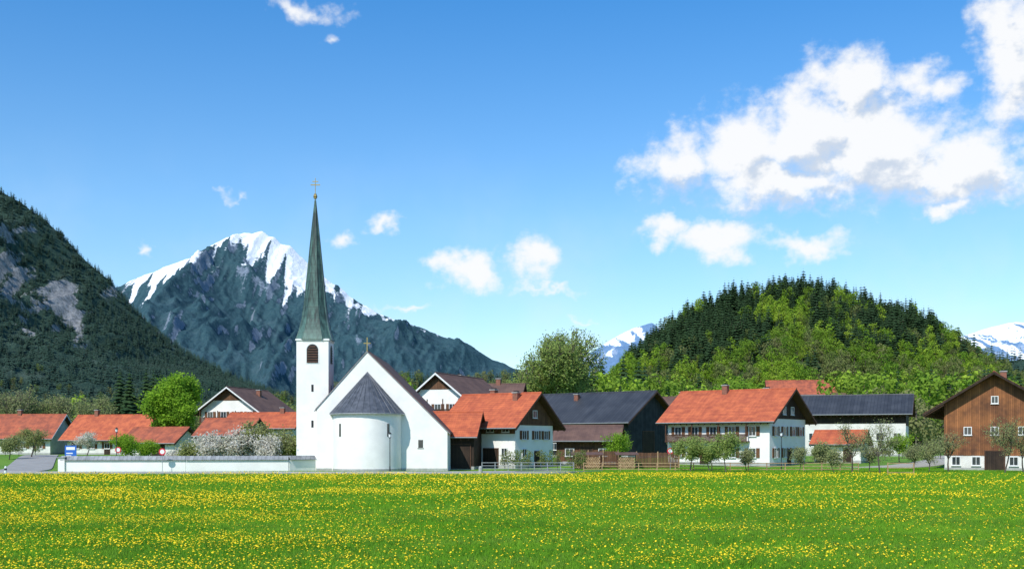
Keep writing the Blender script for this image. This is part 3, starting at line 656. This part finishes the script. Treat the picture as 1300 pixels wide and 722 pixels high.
plant('tree_belt','deciduous_tree',dec_b,belt(745,860,300,400,462,498,10)+belt(1060,1240,280,460,462,498,14)+belt(880,1060,420,520,470,492,10)+belt(1240,1380,300,460,470,500,8))
plant('tree_belt','deciduous_tree',dec_c,belt(-80,400,270,420,492,520,50)+belt(640,660,260,330,482,505,4)+belt(735,760,260,330,482,505,4)+belt(655,740,300,360,492,510,9)+belt(1000,1300,260,380,478,510,22))
plant('hedge','shrub',dec_c,belt(-40,60,200,215,556,566,8)+belt(240,400,160,200,548,562,12)+belt(1050,1200,175,190,552,562,10)+belt(600,740,143,146,577,583,10))

# ------------------------------------------------------------ meadow
def grassmat(name,a1,a2,a3):
    m=bpy.data.materials.new(name); nt=nodes(m)
    g=nt.nodes.new('ShaderNodeNewGeometry').outputs['Position']
    f=ramp01(nt,noise(nt,g,.12,4,.6),.35,.65); f2=ramp01(nt,noise(nt,g,6,3,.6),.35,.65)
    col=mixc(nt,f,a1,a2); col=mixc(nt,math_(nt,'MULTIPLY',f2,.6),col,a3)
    f3=ramp01(nt,noise(nt,g,.6,3,.6),.42,.62); col=mixc(nt,math_(nt,'MULTIPLY',f3,.45),col,(.12,.31,.022))
    d=nt.nodes.new('ShaderNodeBsdfDiffuse'); t=nt.nodes.new('ShaderNodeBsdfTranslucent'); x=nt.nodes.new('ShaderNodeMixShader'); o=nt.nodes.new('ShaderNodeOutputMaterial')
    nt.links.new(col,d.inputs[0]); nt.links.new(col,t.inputs[0]); x.inputs[0].default_value=.35
    nt.links.new(d.outputs[0],x.inputs[1]); nt.links.new(t.outputs[0],x.inputs[2]); nt.links.new(x.outputs[0],o.inputs[0]); return m
gm=grassmat('grass_blades',(.20,.42,.028),(.29,.49,.042),(.11,.27,.02)); gm2=grassmat('tall_grass_blades',(.15,.30,.03),(.26,.42,.06),(.07,.17,.02))
dand=M('dandelion_yellow',(.90,.66,.02),(.85,.55,.01),8,.8,0)
def patch(n,seed,h0=.05,h1=.16,mat=None,clump=0,lean=.05):
    r=np.random.default_rng(seed); c=r.uniform(-.5,.5,(n,2))
    if clump:
        cc=r.uniform(-.45,.45,(clump,2)); c=cc[r.integers(0,clump,n)]+r.normal(0,.05,(n,2))
    h=r.uniform(h0,h1,n); a=r.uniform(0,6.28,n); w=r.uniform(.009,.018,n); ln=r.normal(0,lean,(n,2))
    V=np.zeros((n,3,3)); V[:,0,:2]=c+np.stack([np.cos(a)*w,np.sin(a)*w],1); V[:,1,:2]=c-np.stack([np.cos(a)*w,np.sin(a)*w],1); V[:,2,:2]=c+ln; V[:,2,2]=h
    me=bpy.data.meshes.new('grass_tuft'); me.from_pydata(V.reshape(-1,3).tolist(),[],np.arange(n*3).reshape(n,3).tolist()); me.materials.append(mat or gm); return me
def flowers(n,seed):
    rd=random.Random(seed); b=MB()
    for i in range(n):
        x,y=rd.uniform(-.5,.5),rd.uniform(-.5,.5); z=rd.uniform(.10,.21); r=rd.uniform(.018,.034); tx,ty=rd.gauss(0,.3),rd.gauss(.15,.3)
        P=[(x+r*math.cos(k*1.0472),y+r*math.sin(k*1.0472),z+r*(tx*math.cos(k*1.0472)+ty*math.sin(k*1.0472))) for k in range(6)]; c=(x,y,z+.014)
        for k in range(6): b.poly([P[k],P[(k+1)%6],c],0)
        b.poly([(x-.003,y,0),(x+.003,y,0),(x,y,z)],1)
    o=b.obj('f',[dand,gm],fix=False); me=o.data; bpy.data.objects.remove(o); return me
cells=[]; yy=26.0
while yy<122:
    S=1.0 if yy<56 else (1.5 if yy<85 else 2.0); xw=.50*yy+6; n=int(2*xw/S)
    for i in range(n): cells.append((-xw+(i+.5)*S+rng.uniform(-.1,.1),yy+S/2,0.0,S*1.06,S))
    yy+=S
C=np.array(cells)
k=rng.integers(0,2,len(C))
plant('meadow_grass','grass_tufts',patch(400,1),C[k==0][:,:4]); plant('meadow_grass','grass_tufts',patch(400,2),C[k==1][:,:4])
tg=(C[:,1]<75)&(fbm(C[:,0]/4,C[:,1]/4,3,71)+rng.normal(0,.08,len(C))>.46)
T1=C[tg][:,:4].copy(); T1[:,3]=1.0*rng.uniform(.8,1.2,len(T1)); plant('meadow_tall_grass','tall_grass_tufts',patch(90,9,.14,.26,gm2,7,.08),T1)
fb=(fbm(C[:,0]/6,C[:,1]/5,4,3)-.5)*2.2+.5+(fbm(C[:,0]/30,C[:,1]/30,2,13)-.5)*.8
d=fb+.20*np.clip((C[:,1]-50)/50,-.3,1)-.0035*C[:,0]+rng.normal(0,.10,len(C))
fl=[(flowers(32,1),.90,9),(flowers(20,2),.68,.90),(flowers(10,3),.45,.68),(flowers(4,4),-9,.45)]
for me_,lo,hi in fl: plant('dandelions','dandelion_flowers',me_,C[(d>lo)&(d<=hi)][:,:4])
V=[]
for yy in np.arange(131.5,150,1.5):
    for xx in np.arange(-70,85,1.5):
        if yy>137 and -30<xx<8: continue
        if yy<133.5 and xx<8: continue
        if -72<xx<-57: continue
        V.append((xx,yy,gz(yy),1.55))
for yy in np.arange(123,131,2):
    for xx in np.arange(10,76,2): V.append((xx,yy,0,2.1))
plant('verge_grass','grass_tufts',patch(300,5),V)

# ------------------------------------------------------------ camera, sun, sky
cam=bpy.data.cameras.new('camera'); co=bpy.data.objects.new('camera',cam); scene.collection.objects.link(co)
co.location=(0,0,EYE); co.rotation_euler=(math.radians(90),0,0); cam.sensor_width=36; cam.lens=36*F/1300; cam.shift_y=(562-361)/1300; cam.clip_end=40000; cam.clip_start=.5
scene.camera=co
sd=Vector((-.50,-.87,0)).normalized(); el=math.radians(45)
sv=Vector((sd.x*math.cos(el),sd.y*math.cos(el),math.sin(el)))
sl=bpy.data.lights.new('sun','SUN'); sl.energy=4.7; sl.angle=math.radians(.5); sl.color=(1,.955,.88)
so=bpy.data.objects.new('sun',sl); scene.collection.objects.link(so); so.rotation_euler=(-sv).to_track_quat('-Z','Y').to_euler()
w=bpy.data.worlds.new('World'); scene.world=w; w.use_nodes=True; nt=w.node_tree; nt.nodes.clear()
sky=nt.nodes.new('ShaderNodeTexSky'); sky.sky_type='NISHITA'; sky.sun_disc=False; sky.sun_elevation=el; sky.sun_rotation=math.atan2(sd.x,sd.y)%(2*math.pi)
sky.altitude=800; sky.air_density=1.0; sky.dust_density=.6; sky.ozone_density=2.0
g=nt.nodes.new('ShaderNodeTexCoord').outputs['Generated']
nrm=nt.nodes.new('ShaderNodeVectorMath'); nrm.operation='NORMALIZE'; nt.links.new(g,nrm.inputs[0]); dirv=nrm.outputs[0]
sp=nt.nodes.new('ShaderNodeSeparateXYZ'); nt.links.new(dirv,sp.inputs[0])
az=math_(nt,'ARCTAN2',sp.outputs[0],sp.outputs[1]); elv=math_(nt,'ARCSINE',sp.outputs[2])
cb=nt.nodes.new('ShaderNodeCombineXYZ'); nt.links.new(az,cb.inputs[0]); nt.links.new(elv,cb.inputs[1]); AE0=cb.outputs[0]
wn=noise(nt,AE0,22,4,.6,True); wv=nt.nodes.new('ShaderNodeVectorMath'); wv.operation='MULTIPLY_ADD'; nt.links.new(wn,wv.inputs[0]); wv.inputs[1].default_value=(.075,.055,0); wv.inputs[2].default_value=(-.0375,-.0275,0)
wa=nt.nodes.new('ShaderNodeVectorMath'); wa.operation='ADD'; nt.links.new(AE0,wa.inputs[0]); nt.links.new(wv.outputs[0],wa.inputs[1]); AE=wa.outputs[0]
# cumulus masses: centre and half-size read off the photograph's sky, converted to azimuth/elevation; last = thinness
big=[(868,205,62,46,0),(945,192,85,54,0),(1030,165,75,70,0),(1085,115,66,54,0),(1110,185,118,74,0),(1215,210,105,52,0),(1010,228,150,40,.05),(1292,60,58,90,0)]
small=[(1195,262,46,22,.2),(1175,110,60,40,.35),(850,287,52,26,.15),(918,308,66,30,.08),(1010,318,90,26,.32),
 (588,338,50,34,.14),(676,328,46,44,.36),(480,277,50,24,.45),(428,297,44,22,.45),(385,8,85,24,.38),(405,55,38,24,.6),(183,313,22,22,.45),(750,400,50,12,.6),(700,362,110,12,.62),(300,252,50,14,.72),(520,385,130,12,.66)]
def field(off,blobs,det):
    ad=nt.nodes.new('ShaderNodeVectorMath'); ad.operation='ADD'; nt.links.new(AE,ad.inputs[0]); ad.inputs[1].default_value=(off[0],off[1],0); v=ad.outputs[0]
    cur=None
    for px,py,rx,ry,ft in blobs:
        A=math.atan((px-650)/F); E=math.atan((562-py)/F*math.cos(A)); ra=rx/F*math.cos(A)**2*1.1; re=ry/F*math.cos(A)*1.1
        mp=nt.nodes.new('ShaderNodeVectorMath'); mp.operation='MULTIPLY_ADD'; nt.links.new(v,mp.inputs[0]); mp.inputs[1].default_value=(1/ra,1/re,0); mp.inputs[2].default_value=(-A/ra,-E/re,0)
        ln=nt.nodes.new('ShaderNodeVectorMath'); ln.operation='LENGTH'; nt.links.new(mp.outputs[0],ln.inputs[0]); o=ln.outputs['Value']
        if ft: o=math_(nt,'ADD',o,ft)
        cur=o if cur is None else math_(nt,'MINIMUM',cur,o)
    ad2=nt.nodes.new('ShaderNodeVectorMath'); ad2.operation='ADD'; nt.links.new(AE0,ad2.inputs[0]); ad2.inputs[1].default_value=(off[0],off[1],0)
    mp=nt.nodes.new('ShaderNodeVectorMath'); mp.operation='MULTIPLY_ADD'; nt.links.new(ad2.outputs[0],mp.inputs[0]); mp.inputs[1].default_value=(1,1.3,0); mp.inputs[2].default_value=(3.1,1.7,.4)
    n1=noise(nt,mp.outputs[0],24,det,.62)
    n=math_(nt,'MULTIPLY_ADD',n1,1.7,-.82)
    return math_(nt,'ADD',math_(nt,'SUBTRACT',1.0,cur),n)
f1=field((0,0),big+small,8); f2=field((-.008,.018),big,4)
alpha=ramp01(nt,f1,-.04,.66)
shade=ramp01(nt,math_(nt,'SUBTRACT',math_(nt,'MINIMUM',f1,1.0),math_(nt,'MINIMUM',f2,1.3)),-.42,.06)
cloudc=mixc(nt,shade,(6.3,7.1,8.3),(9.8,9.88,10.0)); 
# clear-air colour: physical sky, graded by elevation to this day's deep alpine blue
grd=nt.nodes.new('ShaderNodeValToRGB'); cr=grd.color_ramp; cr.elements[0].position=0; cr.elements[0].color=(.54,.545,.52,1); cr.elements[1].position=1; cr.elements[1].color=(.18,.485,.69,1)
e=cr.elements.new(.5); e.color=(.40,.565,.64,1)
nt.links.new(ramp01(nt,elv,0,.40,False),grd.inputs[0])
skyc=mixc(nt,1.0,sky.outputs[0],(2.9,2.9,2.9),'MULTIPLY'); skyc=mixc(nt,1.0,skyc,grd.outputs[0],'MULTIPLY')
vw=noise(nt,dirv,7,4,.6); veil=math_(nt,'MULTIPLY',ramp01(nt,vw,.38,.8),math_(nt,'MULTIPLY',ramp01(nt,elv,.30,.02),.45))
skyc=mixc(nt,veil,skyc,(8.4,9.0,9.5))
col=mixc(nt,math_(nt,'MULTIPLY',alpha,.97),skyc,cloudc)
bg=nt.nodes.new('ShaderNodeBackground'); bg.inputs[1].default_value=.1; nt.links.new(col,bg.inputs[0])
ow=nt.nodes.new('ShaderNodeOutputWorld'); nt.links.new(bg.outputs[0],ow.inputs[0])
scene.view_settings.view_transform='Standard'; scene.view_settings.look='None'; scene.view_settings.exposure=0
print('OBJ',len(bpy.data.objects))
